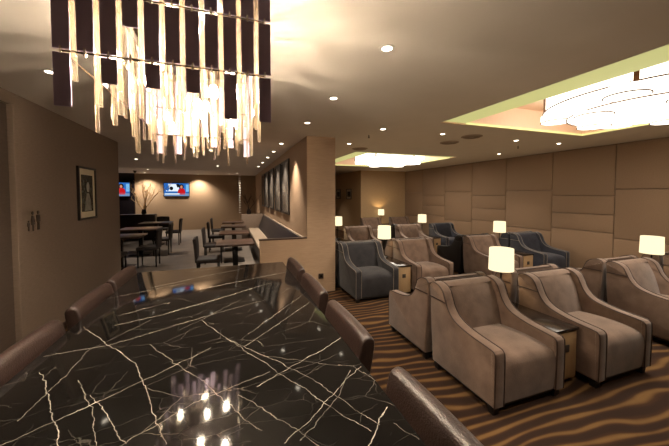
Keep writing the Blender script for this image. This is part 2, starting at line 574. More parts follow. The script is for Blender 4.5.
# middle wall between the dining area and the lounge, and the half-height end panel
struct('wall_middle', MB().box(1.23, 1.74, 4.93, 16.9, 0, H), M['veneer'], smooth=False)
struct('wall_partition', MB().box(0.44, 1.23, 4.93, 5.0, 0, 0.955), M['veneer'], smooth=False)
struct('trim_6', MB().box(0.43, 1.23, 4.925, 5.01, 0.955, 0.975), M['table_wood'], smooth=False)
# far dining wall
struct('wall_far', MB().box(-4.15, 1.23, 16.0, 16.15, 0, H).box(1.74, 5.03, 16.2, 16.4, 0, H), M['wall'], smooth=False)
struct('wall_corner', MB().box(-8, -4.15, 15.9, 16.05, 0, H), M['dark_glass'], smooth=False)
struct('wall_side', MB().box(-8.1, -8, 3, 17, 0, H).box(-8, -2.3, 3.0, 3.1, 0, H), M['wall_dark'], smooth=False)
# lounge end: lit wall block and the corridor beside it
struct('wall_lounge', MB().box(5.03, 7.4, 11.1, 16.4, 0, H), M['wall_end'], smooth=False)
struct('wall_back', MB().box(-3, 7.4, -3.1, -3.0, 0, H), M['wall'], smooth=False)
# right wall of upholstered panels
wr = MB()
wr.box(7.14, 7.4, -3, 11.1, 0, H)
ys = [3.68 - 1.21 * 5, 3.68 - 1.21 * 4, 3.68 - 1.21 * 3, 3.68 - 1.21 * 2, 3.68 - 1.21, 3.68, 4.885, 6.12, 7.33, 8.57, 9.84, 11.1]
odd = [0.1, 0.94, 1.30, 1.68, 2.68]; even = [0.1, 0.85, 1.81, 2.68]
for i in range(len(ys) - 1):
    zs = odd if i % 2 == 1 else even
    for z0, z1 in zip(zs[:-1], zs[1:]):
        wr.box(7.1, 7.15, ys[i] + .006, ys[i + 1] - .006, z0 + .006, z1 - .006, 0.012, 2)
struct('wall_right', wr, M['panel'])
struct('baseboard_right', MB().box(7.095, 7.14, -3, 11.1, 0, 0.1), M['dark_wood'], smooth=False)
struct('baseboard_left', MB().box(-2.0, -1.985, 3.86, 6.7, 0, 0.1), M['dark_wood'], smooth=False)

# ------------------------------------------------------------------ marble bar table
t = thing('bar_table', 'long high bar table with glossy black marble top and white veins', 'table', (-0.145, 1.7, 0))
MB().box(-.655, .655, -1.4, 1.4, 0.955, 1.0, 0.004).build('table_top', M['marble'], t)
MB().box(-.22, .22, -1.2, 1.2, 0.06, 0.955, 0.01).build('pedestal', M['dark_wood'], t)
MB().box(-.18, .18, -1.14, 1.14, 0.0, 0.06).build('plinth', M['black_metal'], t)

# ------------------------------------------------------------------ bar stools
def make_stool():
    r = thing('bar_stool', '', 'stool')       # faces -x: seat towards -x, back at +x
    MB().box(-.20, .17, -.22, .22, 0.64, 0.71, 0.028, 3).build('seat', M['leather'], r)
    prof = [(.175, .66), (.235, .66)]
    prof = smooth_path([(.165, .60), (.175, .72), (.20, .90), (.218, 1.005), (.230, 1.044), (.258, 1.058), (.284, 1.044), (.288, 1.005), (.268, .88), (.235, .70), (.225, .60)], 4)
    def warp(u, v, s):
        return (u - 0.008 * s * s, v - (0.006 * abs(s) ** 8 if v > 1.0 else 0))
    MB().prism(prof, 'y', -.265, .265, 0.012, 3, 12, warp).build('backrest', M['leather'], r)
    f = MB()
    for sx, sy in ((-1, -1), (-1, 1), (1, -1), (1, 1)):
        MB().box(sx * .16 - .018, sx * .16 + .018, sy * .19 - .018, sy * .19 + .018, 0, .65, 0.003, taper=0.75).build('leg', M['black_leg'], r)
    MB().tube([(-.16, -.19, .28), (-.16, .19, .28)], .01).tube([(.16, -.19, .28), (.16, .19, .28)], .01).tube([(-.16, -.19, .28), (.16, -.19, .28)], .01).tube([(-.16, .19, .28), (.16, .19, .28)], .01).build('footrest', M['chrome'], r)
    return r
stool = make_stool(); us = [False]
rl = ['brown leather bar stool at the far right corner of the marble table', 'second brown leather bar stool from the far end, right side of marble table',
      'third brown leather bar stool from the far end, right side of marble table', 'nearest brown leather bar stool on the right, beside the armchairs']
for y, l in zip((2.80, 2.14, 1.46, 0.70), rl):
    place(stool, us, (0.335, y, 0), 0, l, 'bar stools along the marble table')
ll = ['farthest brown leather bar stool on the left, under the framed picture', 'middle brown leather bar stool on the left side of marble table',
      'nearest brown leather bar stool at left edge of the photo']
for y, l in zip((2.93, 2.34, 1.66), ll):
    place(stool, us, (-0.62, y, 0), PI, l, 'bar stools along the marble table')

# ------------------------------------------------------------------ crystal chandelier above the table
ch = thing('crystal_chandelier', 'large crystal chandelier of dark mirror plates and glass rods above marble table', 'chandelier', (-0.195, 2.0, H))
HX, HY = .334, .74
MB().box(-HX, HX, -HY, HY, -.03, 0, 0.004).build('ceiling_plate', M['chrome'], ch)
tz = [-.045, -.255, -.265, -.475, -.485, -.70]
def ring(z, name):
    m = MB()
    for (a, b) in (((-HX, -HY), (HX, -HY)), ((HX, -HY), (HX, HY)), ((HX, HY), (-HX, HY)), ((-HX, HY), (-HX, -HY))):
        m.tube([(a[0], a[1], z), (b[0], b[1], z)], .004)
    m.build(name, M['chrome'], ch)
ring(-.075, 'rail'); ring(-.30, 'rail'); ring(-.515, 'rail')
nf = 11
low = [1, 0, .5, 0, .5, 0, .5, 0, 1, 0, 1]
mid = [1, 1, 1, .48, 1, 1, 1, 1, 1, 1, 1]
plate_cache = {}
def plate(x, y, z1, L, face):
    key = (round(L, 3), face)
    if key not in plate_cache:
        m = MB()
        if face == 'y': m.box(-.024, .024, -.003, .003, -L, 0, 0.001, 1)
        else: m.box(-.003, .003, -.024, .024, -L, 0, 0.001, 1)
        o = m.build('mirror_plate', M['plate'], ch)
        plate_cache[key] = o
    else:
        o = plate_cache[key].copy(); C.objects.link(o); o.parent = ch
    o.location = (x, y, z1)
n_pl = 0
clip_o = []
def clip(x, y, z):
    if not clip_o: o = MB().box(-.003, .003, -.005, .005, -.014, .014, 0.001, 1).build('clip', M['chrome'], ch); clip_o.append(o)
    else: o = clip_o[0].copy(); C.objects.link(o); o.parent = ch
    o.location = (x, y, z)
for i in range(nf):
    x = -HX + 2 * HX * i / (nf - 1)
    for yy, f in ((-HY, 1), (HY, 0)):
        lw, md = (low[i], mid[i]) if f else (low[-1 - i] * .8, mid[-1 - i])
        plate(x, yy, -.085, .21, 'y')
        plate(x, yy, -.305, .205 * md, 'y')
        if lw: plate(x, yy, -.522, .178 * lw, 'y')
        if f:
            for zc in (-.30, -.515): clip(x, yy - .004, zc)
ns = 8
for i in range(1, ns):
    y = -HY + 2 * HY * i / ns
    for sx in (-1, 1):
        plate(sx * HX, y, -.085, .21, 'x')
        if i % 2 == 0: plate(sx * HX, y, -.305, .205, 'x')
# crystal rods: between the plates of the front, and in staggered rows inside
rod_cache = {}
def rod(x, y, z1, L, w=.011):
    L = round(L * 20) / 20
    key = (L, w)
    if key not in rod_cache:
        o = MB().box(-w, w, -.005, .005, -L, 0, 0.0015, 1).build('crystal_rod', M['crystal'], ch)
        rod_cache[key] = o
    else:
        o = rod_cache[key].copy(); C.objects.link(o); o.parent = ch
    o.location = (x, y, z1)
nr = 0
for i in range(nf - 1):
    x = -HX + 2 * HX * (i + .5) / (nf - 1)
    rod(x, -HY, -.085, .45 + .15 * ((i * 7) % 4) / 3, .007); nr += 1
rows = [(-.62, 9), (-.44, 8), (-.26, 8), (-.08, 8), (.10, 8), (.28, 8), (.46, 8), (.64, 9)]
for j, (yy, n) in enumerate(rows):
    for i in range(n):
        x = -HX + .04 + (2 * HX - .08) * (i + (.25 if j % 2 else .5)) / n
        top = -.045 if (i + j) % 3 else -.22
        bot = -.62 - .14 * random.random()
        rod(x, yy + random.uniform(-.03, .03), top, top - bot, .0085 if (i + j) % 2 else .006); nr += 1
for sx in (-1, 1):
    for i in range(8):
        y = -HY + 2 * HY * (i + .5) / 8
        rod(sx * HX, y, -.085, .5 + .13 * ((i * 5) % 3) / 2, .007); nr += 1
for n_b, (bx, by) in enumerate(((-.22, -.6), (-.02, -.6), (.2, -.58), (-.12, -.36), (.12, -.34), (-.22, -.1), (.02, -.08), (.22, -.1), (-.2, .28), (.04, .3), (.22, .26), (0, .58))):
    dz = -.06 if n_b % 2 else -.16
    MB().lathe([(0, dz - .345), (.018, dz - .338), (.022, dz - .31), (.014, dz - .285), (0, dz - .28)], bx, by, 10).build('bulb', M['bulb'], ch)
    MB().cyl(bx, by, .010, dz - .28, -.03, 8).build('bulb_holder', M['chrome'], ch)
    light('chandelier_bulb_light', 'POINT', (bx, by, dz - .36), 1.5, WARM, 0.01, ch)

# ------------------------------------------------------------------ armchairs
OUT = [(-.392, .075), (-.395, .30), (-.393, .465), (-.378, .502), (-.34, .514), (-.14, .533), (.0, .562), (.08, .600), (.135, .660), (.172, .735), (.202, .795), (.25, .832), (.31, .847), (.355, .842), (.385, .815), (.372, .50), (.335, .075)]
UP = smooth_path(OUT[:15], 5)            # front, arm, wing and top edge
SIDE = UP + OUT[15:]
def make_armchair(fabric, pipe):
    r = thing('armchair', '', 'armchair')
    for s in (-1, 1):
        a, b = (.280, .385) if s > 0 else (-.385, -.280)
        MB().prism(SIDE, 'x', a, b, 0.016, 3).build('arm', fabric, r)
        p = MB()
        p.tube([(s * .379, y, z) for y, z in UP], .0055)
        p.tube([(s * .286, y, z) for y, z in UP], .0055)
        p.build('piping', pipe, r)
        wing = [(y, z) for y, z in UP if z > .72] + [(.386, .81), (.376, .70), (.162, .70)]
        lo, hi = (.277, .390) if s > 0 else (-.390, -.277)
        w = MB().prism([(y, z + .002) for y, z in wing], 'x', lo, hi, 0.016, 3).build('wing_cover', fabric, r)
        MB().tube([(s * .389, .158, .700), (s * .389, .380, .704)], .005).tube([(s * .383, y, z + .001) for y, z in UP if z > .72], .0055).build('seam', pipe, w)
    def warp(u, v, s):
        k = s * s * s * s
        if v > .3: return (u, v - .022 * k)
        return (u, v)
    seat = smooth_path([(-.375, .08), (-.388, .2), (-.390, .33), (-.376, .40), (-.32, .438), (-.15, .455), (.05, .448), (.20, .43)], 4) + [(.21, .08)]
    MB().prism(seat, 'x', -.279, .279, 0, 2, 10, warp).build('seat', fabric, r)
    back = smooth_path([(.11, .40), (.14, .52), (.19, .68), (.245, .79), (.275, .826), (.31, .842), (.35, .842), (.378, .832)], 4) + [(.386, .80), (.37, .5), (.335, .08), (.215, .08), (.215, .38)]
    def warpb(u, v, s):
        return (u + .02 * s * s if u < .26 else u, v)
    MB().prism(back, 'x', -.279, .279, 0, 2, 8, warpb).build('backrest', fabric, r)
    MB().tube([(-.279, .378, .842), (.279, .378, .842)], .005).build('back_piping', pipe, r)
    MB().box(-.36, .36, -.36, .31, .05, .08).build('base', M['black_leg'], r)
    for sx in (-1, 1):
        for sy in (-1, 1):
            MB().box(sx * .335 - .032, sx * .335 + .032, -.02 + sy * .32 - .032, -.02 + sy * .32 + .032, 0, .06, 0.003, taper=.8).build('leg', M['black_leg'], r)
    return r
kinds = {}
def armchair(kind, x, yb, face, label, front=None):
    """x: left edge as seen from the room front, yb: line the two rows of backs share; face -1 looks towards the camera side"""
    if kind not in kinds:
        fab, pip = {'brown': ('vel_brown', 'pipe_dark'), 'grey': ('vel_grey', 'pipe_pale'), 'navy': ('vel_navy', 'pipe_pale'), 'black': ('blk_leather', 'pipe_black')}[kind]
        kinds[kind] = (make_armchair(M[fab], M[pip]), [False])
    p, u = kinds[kind]
    return place(p, u, (x + .388, yb + (-.40 if face < 0 else .40), 0), 0 if face < 0 else PI, label, 'lounge armchairs in back to back rows')
R1, R2, R3, R4 = 2.46, 5.0, 7.55, 10.2
chairs = [
    ('brown', 1.86, R1, -1, 'beige-brown velvet armchair nearest the marble table, left of the front side table'),
    ('brown', 2.98, R1 - .05, -1, 'beige-brown velvet armchair right of the front side table and near lamp'),
    ('brown', 4.58, R1, -1, 'brown velvet armchair at right edge, its side facing the front pair'),
    ('brown', 5.86, R1, -1, 'brown velvet armchair at right edge, partly behind the right lamp shade'),
    ('brown', 1.86, R1, 1, 'beige-brown armchair turned away, back against the front left armchair'),
    ('brown', 2.98, R1, 1, 'brown armchair turned away, hidden behind the near lit lamp'),
    ('brown', 4.58, R1, 1, 'brown armchair turned away, in the gap at right before panelled wall'),
    ('brown', 5.86, R1, 1, 'brown armchair turned away, top edge behind the right lamp'),
    ('grey', 1.82, R2, -1, 'charcoal grey velvet armchair with pale piping beside the veneer column'),
    ('brown', 2.93, R2, -1, 'beige-brown velvet armchair right of the charcoal one, second row'),
    ('brown', 4.60, R2, -1, 'beige-brown armchair in second row beside the black leather one'),
    ('navy', 5.93, R2, -1, 'slate blue velvet armchair against the panelled wall, second row'),
    ('grey', 1.82, R2, 1, 'charcoal armchair turned away behind the charcoal one by column'),
    ('brown', 2.93, R2, 1, 'brown armchair turned away behind second row beige one'),
    ('black', 4.60, R2, 1, 'black leather armchair turned away in the middle of the lounge'),
    ('navy', 5.93, R2, 1, 'slate armchair turned away, back to the slate blue one'),
    ('grey', 1.79, R3, -1, 'dark armchair in third row peeking out beside the column'),
    ('brown', 2.90, R3, -1, 'beige armchair in third row behind the charcoal armchair'),
    ('brown', 4.49, R3, -1, 'beige armchair in third row, left of the third row lamp at the wall'),
    ('navy', 5.66, R3, -1, 'dark slate armchair in third row against the panelled wall'),
    ('black', 4.49, R3, 1, 'black armchair turned away behind the third row beige one'),
    ('brown', 4.58, R4, -1, 'beige armchair in the last row, left of the farthest lamp'),
    ('brown', 5.80, R4, -1, 'beige armchair in the last row, right of the farthest lamp'),
]
for c in chairs: armchair(*c)

# ------------------------------------------------------------------ side consoles and lamps
def make_console():
    r = thing('side_table', '', 'side table')
    MB().box(-.14, .14, -.68, .68, .04, .485, 0.003).build('cabinet', M['console_body'], r)
    MB().box(-.15, .15, -.70, .70, .485, .51, 0.004).build('table_top', M['console_top'], r)
    MB().box(-.12, .12, -.64, .64, 0, .04).build('plinth', M['black_leg'], r)
    for s in (-1, 1):
        d = MB().box(-.13, .13, min(s * .68, s * .692), max(s * .68, s * .692), .06, .475, 0.002).build('door', M['console_body'], r)
        MB().box(-.032, .032, min(s * .692, s * .698), max(s * .692, s * .698), .30, .365, 0.002).build('handle_plate', M['dark_slot'], d)
    return r
def make_lamp():
    r = thing('table_lamp', '', 'lamp')
    MB().lathe([(0, 0), (.075, 0), (.075, .012), (.02, .02), (0, .02)], seg=28).build('base', M['black_metal'], r)
    MB().cyl(0, 0, .009, .02, .40, 12).build('pole', M['black_metal'], r)
    MB().lathe([(.125, .365), (.122, .365), (.117, .605), (.120, .605)], seg=40, closed=True).build('lamp_shade', M['shade'], r)
    MB().lathe([(0, .40), (.022, .405), (.03, .43), (.03, .455), (.018, .48), (0, .49)], seg=14).build('bulb', M['down_lens'], r)
    light('lamp_light', 'POINT', (0, 0, .53), 3.0, (255, 218, 158), 0.03, r)
    return r
cons = make_console(); uc = [False]
lamp = make_lamp(); ul = [False]
for (x, yb, lab, ll) in (
    (2.81, R1, 'front side table between the two nearest beige-brown armchairs', 'lit table lamp nearest the camera, between the front two armchairs'),
    (5.62, R1, 'side table between the brown armchairs at right edge', 'lit table lamp at right edge of the photo, by panelled wall'),
    (2.755, R2, 'side table between charcoal armchair and second row beige one', 'lit table lamp behind the charcoal armchair'),
    (5.64, R2, 'side table beside the slate blue armchair, second row', 'lit table lamp left of the slate blue armchair'),
    (2.735, R3, 'side table in third row just right of the column', 'lit table lamp half hidden by the veneer column edge'),
    (5.44, R3, 'side table in third row near the panelled wall', 'lit table lamp left of the third row dark slate armchair'),
    (5.83, 10.86, 'side table of the last row against the end wall', 'farthest lit table lamp, in front of the end wall')):
    place(cons, uc, (x, yb, 0), PI / 2 if yb > 10 else 0, lab, 'side tables between armchairs')
    place(lamp, ul, (x, yb, .51), 0, ll, 'lit table lamps')

# ------------------------------------------------------------------ coffer chandeliers
def make_drum():
    r = thing('drum_chandelier', '', 'chandelier')
    MB().lathe([(0, -.30), (.98, -.30), (1.0, -.29), (1.0, -.05), (.98, -.04), (0, -.04)], seg=64).build('upper_drum', M['drum'], r)
    MB().lathe([(0, -.40), (.74, -.40), (.76, -.39), (.76, -.31), (0, -.31)], seg=56).build('lower_drum', M['drum'], r)
    m = MB()
    for rr, z in ((1.003, -.296), (1.003, -.045), (.763, -.396)):
        m.tube([(rr * math.cos(2 * PI * k / 64), rr * math.sin(2 * PI * k / 64), z) for k in range(64)], .008, 6, True)
    m.build('rim', M['drum_rim'], r)
    for k in range(10):
        a = 2 * PI * k / 10 + .2
        rad = .86 if k % 2 else .62
        zb = -.385 if k % 2 else -.44
        x, y = rad * math.cos(a), rad * math.sin(a)
        o = MB().lathe([(0, zb), (.165, zb), (.17, zb + .01), (.17, -.302 if k % 2 else -.402), (0, -.302 if k % 2 else -.402)], x, y, 28).build('small_drum', M['drum'], r)
        MB().tube([(x + .172 * math.cos(2 * PI * j / 28), y + .172 * math.sin(2 * PI * j / 28), zb + .004) for j in range(28)], .007, 6, True).build('rim', M['drum_rim'], o)
    for k in range(6):
        a = 2 * PI * k / 6 + .3
        MB().box(-.02, .02, -.012, .012, -.30, -.04).xf(Matrix.Translation((1.004 * math.cos(a), 1.004 * math.sin(a), 0)) @ Matrix.Rotation(a + PI / 2, 4, 'Z')).build('bracket', M['drum_rim'], r)
    MB().cyl(0, 0, .3, -.04, 0.0, 24).build('canopy', M['white_metal'], r)
    light('drum_light', 'AREA', (0, 0, -.47), 16, (255, 242, 224), 1.1, r)
    return r
drum = make_drum(); ud = [False]
place(drum, ud, (4.40, 1.95, 3.02), 0, 'large glowing white drum chandelier in the near ceiling recess', 'drum chandeliers in the ceiling recesses')
place(drum, ud, (4.42, 7.75, 3.02), 0.4, 'glowing white drum chandelier in the far ceiling recess', 'drum chandeliers in the ceiling recesses')

# ------------------------------------------------------------------ downlights, sprinklers, vents
def make_down():
    r = thing('downlight', '', 'ceiling light')
    MB().lathe([(.035, -.004), (.055, -.004), (.055, 0), (.035, 0)], seg=24, closed=True).build('trim_ring', M['white_metal'], r)
    MB().lathe([(0, -.002), (.035, -.002), (.035, 0), (0, 0)], seg=20).build('lens', M['down_lens'], r)
    light('downlight_beam', 'SPOT', (0, 0, -.03), 26, (255, 237, 215), 0.03, r, spot=85, blend=0.9)
    return r
dn = make_down(); ud2 = [False]
dl = [((1.02, 1.83), 'recessed downlight nearest the crystal chandelier, above the right stools'),
      ((1.02, 2.94), 'second recessed downlight from the camera, above the right stools'),
      ((1.02, 4.05), 'recessed downlight just in front of the veneer column top'),
      ((2.2, 4.05), 'recessed downlight right of the column, before the far recess'),
      ((2.2, 5.41), 'recessed downlight close to the left corner of the far recess'),
      ((3.3, 4.05), 'recessed downlight between the recesses, left of the air vents'),
      ((4.96, 4.08), 'recessed downlight right of the ceiling vents, beneath near recess edge'),
      ((6.04, 4.05), 'recessed downlight near the panelled wall, below the drum chandelier'),
      ((6.2, 5.55), 'recessed downlight near the panelled wall, beside the far recess'),
      ((-1.37, 3.08), 'recessed downlight left of the crystal chandelier, above left wall'),
      ((.95, 5.84), 'first recessed downlight along the row of tall pictures'),
      ((.95, 6.95), 'second recessed downlight along the row of tall pictures'),
      ((.95, 8.1), 'third recessed downlight along the row of tall pictures'),
      ((.95, 9.4), 'fourth recessed downlight along the row of tall pictures'),
      ((.95, 10.8), 'fifth recessed downlight along the row of tall pictures'),
      ((-.4, 7.2), 'recessed downlight above the first dining table on the right'),
      ((-.4, 11.0), 'recessed downlight above the last dining table on the right'),
      ((-2.46, 9.66), 'recessed downlight above the left dining tables'),
      ((-1.45, 15.6), 'recessed downlight washing the wall right of the television'),
      ((1.02, .7), 'unseen fill downlight added above the near end of the marble table, right of it'),  # this and the next four: fill lamps added out of view for plates and stools
      ((-1.37, .7), 'unseen fill downlight added above the near end of the marble table, left of it'),
      ((.9, -1.4), 'unseen fill downlight added behind the camera, right of the table end'),
      ((-1.2, -1.4), 'unseen fill downlight added behind the camera, left of the table end'),
      ((2.2, .7), 'unseen fill downlight added beside the near recess, by the front armchairs'),
      ((3.9, 13.0), 'added fill downlight in the corridor by the two small pictures'),  # added lamp, brightens the small corridor pictures
      ((.3, 14.3), 'added fill downlight in front of the hanging shell strand'),  # added lamp so the shell discs show up bright
      ((-3.05, 13.45), 'recessed downlight just above the pale branches'),
      ((-3.65, 15.55), 'recessed downlight in the far left corner by the dark panel')]
for (p, l) in dl:
    o = place(dn, ud2, (p[0], p[1], H), 0, l, 'recessed ceiling downlights')
    if p[1] > 5.6 and p[0] < 1:
        for c in o.children:
            if c.type == 'LIGHT':
                c.data = c.data.copy(); c.data.energy = 95 if p[1] > 15 else 68
                if p[1] > 15: c.data.spot_size = R(125)
def make_sprinkler():
    r = thing('sprinkler', '', 'sprinkler')
    MB().lathe([(0, 0), (.03, 0), (.03, -.006), (.01, -.008), (0, -.008)], seg=16).build('escutcheon', M['white_metal'], r)
    MB().cyl(0, 0, .007, -.05, -.008, 8).cyl(0, 0, .018, -.054, -.05, 12).build('head', M['dark_slot'], r)
    return r
sp = make_sprinkler(); usp = [False]
place(sp, usp, (2.19, 4.52, H + .004), 0, 'small dark fire sprinkler near the column, left one', 'fire sprinklers')
place(sp, usp, (5.55, 4.52, H + .004), 0, 'small dark fire sprinkler right of vents near the panelled wall', 'fire sprinklers')
def make_vent():
    r = thing('ceiling_vent', '', 'vent')
    MB().lathe([(.0, 0), (.17, 0), (.17, -.008), (.15, -.012), (0, -.012)], seg=32).build('frame', M['vent'], r)
    m = MB()
    for rr in (.12, .085, .05):
        m.lathe([(rr, -.012), (rr + .018, -.012), (rr + .018, -.02), (rr, -.02)], seg=28, closed=True)
    m.build('louver', M['vent_slot'], r)
    return r
ve = make_vent(); uv = [False]
place(ve, uv, (3.94, 4.65, H), 0, 'round ceiling air vent between the recesses, farther one', 'round ceiling vents')
place(ve, uv, (3.9, 4.05, H), 0, 'round ceiling air vent between the recesses, nearer one', 'round ceiling vents')
place(ve, uv, (2.64, 5.89, H), 0, 'round ceiling air vent at the corner of the far recess', 'round ceiling vents')

# ------------------------------------------------------------------ things on the walls
def picture(name, label, w, h, loc, rz, art, mw=0.0, fw=.03, group=None, figure=False):
    """faces +x locally"""
    r = thing(name, label, 'picture', loc, rz, group)
    f = MB().box(0, .03, -w / 2, w / 2, h / 2 - fw, h / 2).box(0, .03, -w / 2, w / 2, -h / 2, -h / 2 + fw)
    f.box(0, .03, -w / 2, -w / 2 + fw, -h / 2 + fw, h / 2 - fw).box(0, .03, w / 2 - fw, w / 2, -h / 2 + fw, h / 2 - fw)
    f.build('frame', M['frame_black'], r, smooth=False)
    iw, ih = w / 2 - fw, h / 2 - fw
    if mw:
        MB().box(0, .012, -iw, iw, -ih, ih).build('mat_board', M['mat_cream'], r, smooth=False)
    pw, ph = iw - mw, ih - mw * 1.15
    p = MB().box(.002, .015, -pw, pw, -ph, ph).build('print', art, r, smooth=False)
    if figure:
        pts = [(.02 + .05 * math.cos(a) * (1 if True else 1), .09 + .075 * math.sin(a)) for a in [2 * PI * k / 20 for k in range(20)]]
        MB().prism(pts, 'x', .014, .0165).build('pale_face', M['art_pale'], p, smooth=False)
        pts = [(-.10, -ph + .01), (.12, -ph + .01), (.10, -.1), (.05, 0.0), (-.02, 0.0), (-.07, -.12)]
        MB().prism(pts, 'x', .014, .016).build('pale_shoulder', M['art_pale'], p, smooth=False)
    return r
picture('framed_picture', 'black framed portrait picture with cream mat on the left wall', .57, .76, (-2.0, 5.33, 1.725), 0, M['art_portrait'], .075, .028, figure=True)
pl = [(6.98, 'nearest'), (8.12, 'second nearest'), (9.4, 'middle'), (10.65, 'fourth nearest'), (11.9, 'farthest')]
for y, n in pl:
    picture('tall_picture', n + ' of the five tall black framed pictures above the bench', .98, 1.24, (1.23, y, 1.88), PI, M['art_tall'], .0, .05, 'tall pictures above the bench')
picture('small_picture', 'small framed picture at the lounge corridor, right one', .56, .46, (5.03, 12.38, 1.74), PI, M['art_small'], .07, .03, 'small pictures in the corridor')
picture('small_picture', 'small framed picture at the lounge corridor, left one by the column', .56, .46, (5.03, 13.75, 1.74), PI, M['art_small'], .07, .03, 'small pictures in the corridor')

def pict(label, y, z0, h, skirt):
    r = thing('restroom_pictogram', label, 'sign', (-2.003, y, z0), 0, 'restroom pictograms on the left wall')
    hr = h * .09
    MB().prism([(hr * math.cos(2 * PI * k / 16), h - hr + hr * math.sin(2 * PI * k / 16)) for k in range(16)], 'x', 0, .008).build('head', M['sign'], r, smooth=False)
    w = h * .15
    if skirt:
        pts = [(-w * .25, 0), (-w * .25, h * .32), (-w * .95, h * .32), (-w * .4, h * .62), (-w * .9, h * .45), (-w, h * .48), (-w * .55, h * .79), (w * .55, h * .79), (w, h * .48), (w * .9, h * .45), (w * .4, h * .62), (w * .95, h * .32), (w * .25, h * .32), (w * .25, 0)]
    else:
        pts = [(-w * .6, 0), (-w * .6, h * .42), (-w, h * .42), (-w, h * .76), (-w * .85, h * .79), (w * .85, h * .79), (w, h * .76), (w, h * .42), (w * .6, h * .42), (w * .6, 0), (w * .08, 0), (w * .08, h * .38), (-w * .08, h * .38), (-w * .08, 0)]
    MB().prism(pts, 'x', 0, .008).build('body', M['sign'], r, smooth=False)
pict('small child shaped restroom sign, leftmost of three figures on left wall', 3.985, 1.32, .11, False)
pict('woman shaped restroom sign, middle of three figures on left wall', 4.06, 1.315, .21, True)
pict('man shaped restroom sign, rightmost of three figures on left wall', 4.155, 1.32, .21, False)

so = thing('wall_socket', 'small dark socket plate low on the veneer column', 'socket', (1.476, 4.93, .285))
MB().box(-.045, .045, -.01, 0, -.045, .045, 0.003).build('plate', M['sign'], so)
MB().box(-.02, .02, -.012, -.01, -.02, .02).build('outlet', M['black_metal'], so)

# televisions
E = {n: emat('screen_' + n, c, s) for n, c, s in (('blue', (40, 96, 170), 0.4), ('white', (225, 235, 245), 0.36), ('black', (12, 12, 18), 0.2), ('red', (190, 24, 30), 0.36),
     ('skin', (214, 150, 120), 0.3), ('band', (120, 150, 190), 0.3), ('cyan', (120, 180, 225), 0.36))}
def make_tv(label, x, y):
    r = thing('television', label, 'television', (x, y, 1.955), 0, 'televisions on the far wall')
    MB().box(-.56, .56, -.05, 0, -.33, .33, 0.008).build('housing', M['black_metal'], r)
    s = MB().box(-.535, .535, -.052, -.05, -.305, .305).build('screen', E['blue'], r, smooth=False)
    def q(n, x0, x1, z0, z1, m, d=.0535): MB().box(x0, x1, -d, -.0519, z0, z1).build(n, E[m], s, smooth=False)
    def poly(n, pts, m, d): MB().prism(pts, 'y', -d, -.0519).build(n, E[m], s, smooth=False)
    q('picture_panel', -.45, .1, -.08, .27, 'white')
    poly('picture_shape', [(-.45, .27), (-.36, .27), (-.30, .05), (-.36, -.08), (-.45, -.02)], 'blue', .0545)
    poly('picture_shape', [(-.22 + .08 * math.cos(2 * PI * k / 14), .06 + .09 * math.sin(2 * PI * k / 14)) for k in range(14)], 'black', .0545)
    poly('picture_shape', [(-.02, .27), (.12, .27), (.12, .12), (.03, .10)], 'black', .0545)
    q('side_band', .40, .535, -.10, .25, 'cyan')
    poly('presenter_hair', [(.21 + .10 * math.cos(2 * PI * k / 16), .14 + .12 * math.sin(2 * PI * k / 16)) for k in range(16)], 'black', .0548)
    poly('presenter_body', [(.04, -.17), (.07, .0), (.15, .06), (.27, .06), (.35, .0), (.38, -.17)], 'red', .055)
    poly('presenter_face', [(.21 + .05 * math.cos(2 * PI * k / 16), .13 + .075 * math.sin(2 * PI * k / 16)) for k in range(16)], 'skin', .0556)
    q('caption_band', -.535, .535, -.305, -.17, 'band', .0552)
    q('caption_strip', -.5, .12, -.23, -.18, 'white', .0562)
    q('caption_strip', .14, .36, -.23, -.18, 'red', .0562)
    return r
make_tv('wall television showing news, on the brown wall left of the lit patch', -2.43, 16.0)
make_tv('wall television showing news, on the dark corner wall, cut by left wall', -4.86, 15.9)
for (x, y) in ((-2.43, 15.6), (-4.86, 15.5)):
    pass

# ------------------------------------------------------------------ bench and dining area
b = thing('bench', 'long built-in bench with dark navy back under the tall pictures', 'bench', (0, 0, 0))
MB().box(.62, 1.10, 5.01, 11.6, .36, .46, 0.03, 3).build('seat', M['bench_seat'], b)
MB().prism([(.98, .44), (1.2, .44), (1.2, .935), (1.165, .935)], 'y', 5.01, 11.6, 0.01).build('backrest', M['bench_leather'], b)
MB().box(1.19, 1.229, 5.01, 11.6, .935, .955, 0.004).build('back_rail', M['rail'], b)
MB().box(.66, 1.22, 5.02, 11.58, 0, .36).build('base', M['dark_wood'], b)
p = MB().box(.39, 1.22, 11.62, 12.0, 0, .97, 0.006).build('planter_cabinet', M['wall_dark'])
tag(p, 'brown cabinet closing the far end of the bench', 'cabinet')
p = MB().box(-3.9, -2.72, 12.9, 13.25, 0, .97, 0.006).build('low_partition', M['dark_wood'])
tag(p, 'dark low partition behind the left dining tables', 'partition')

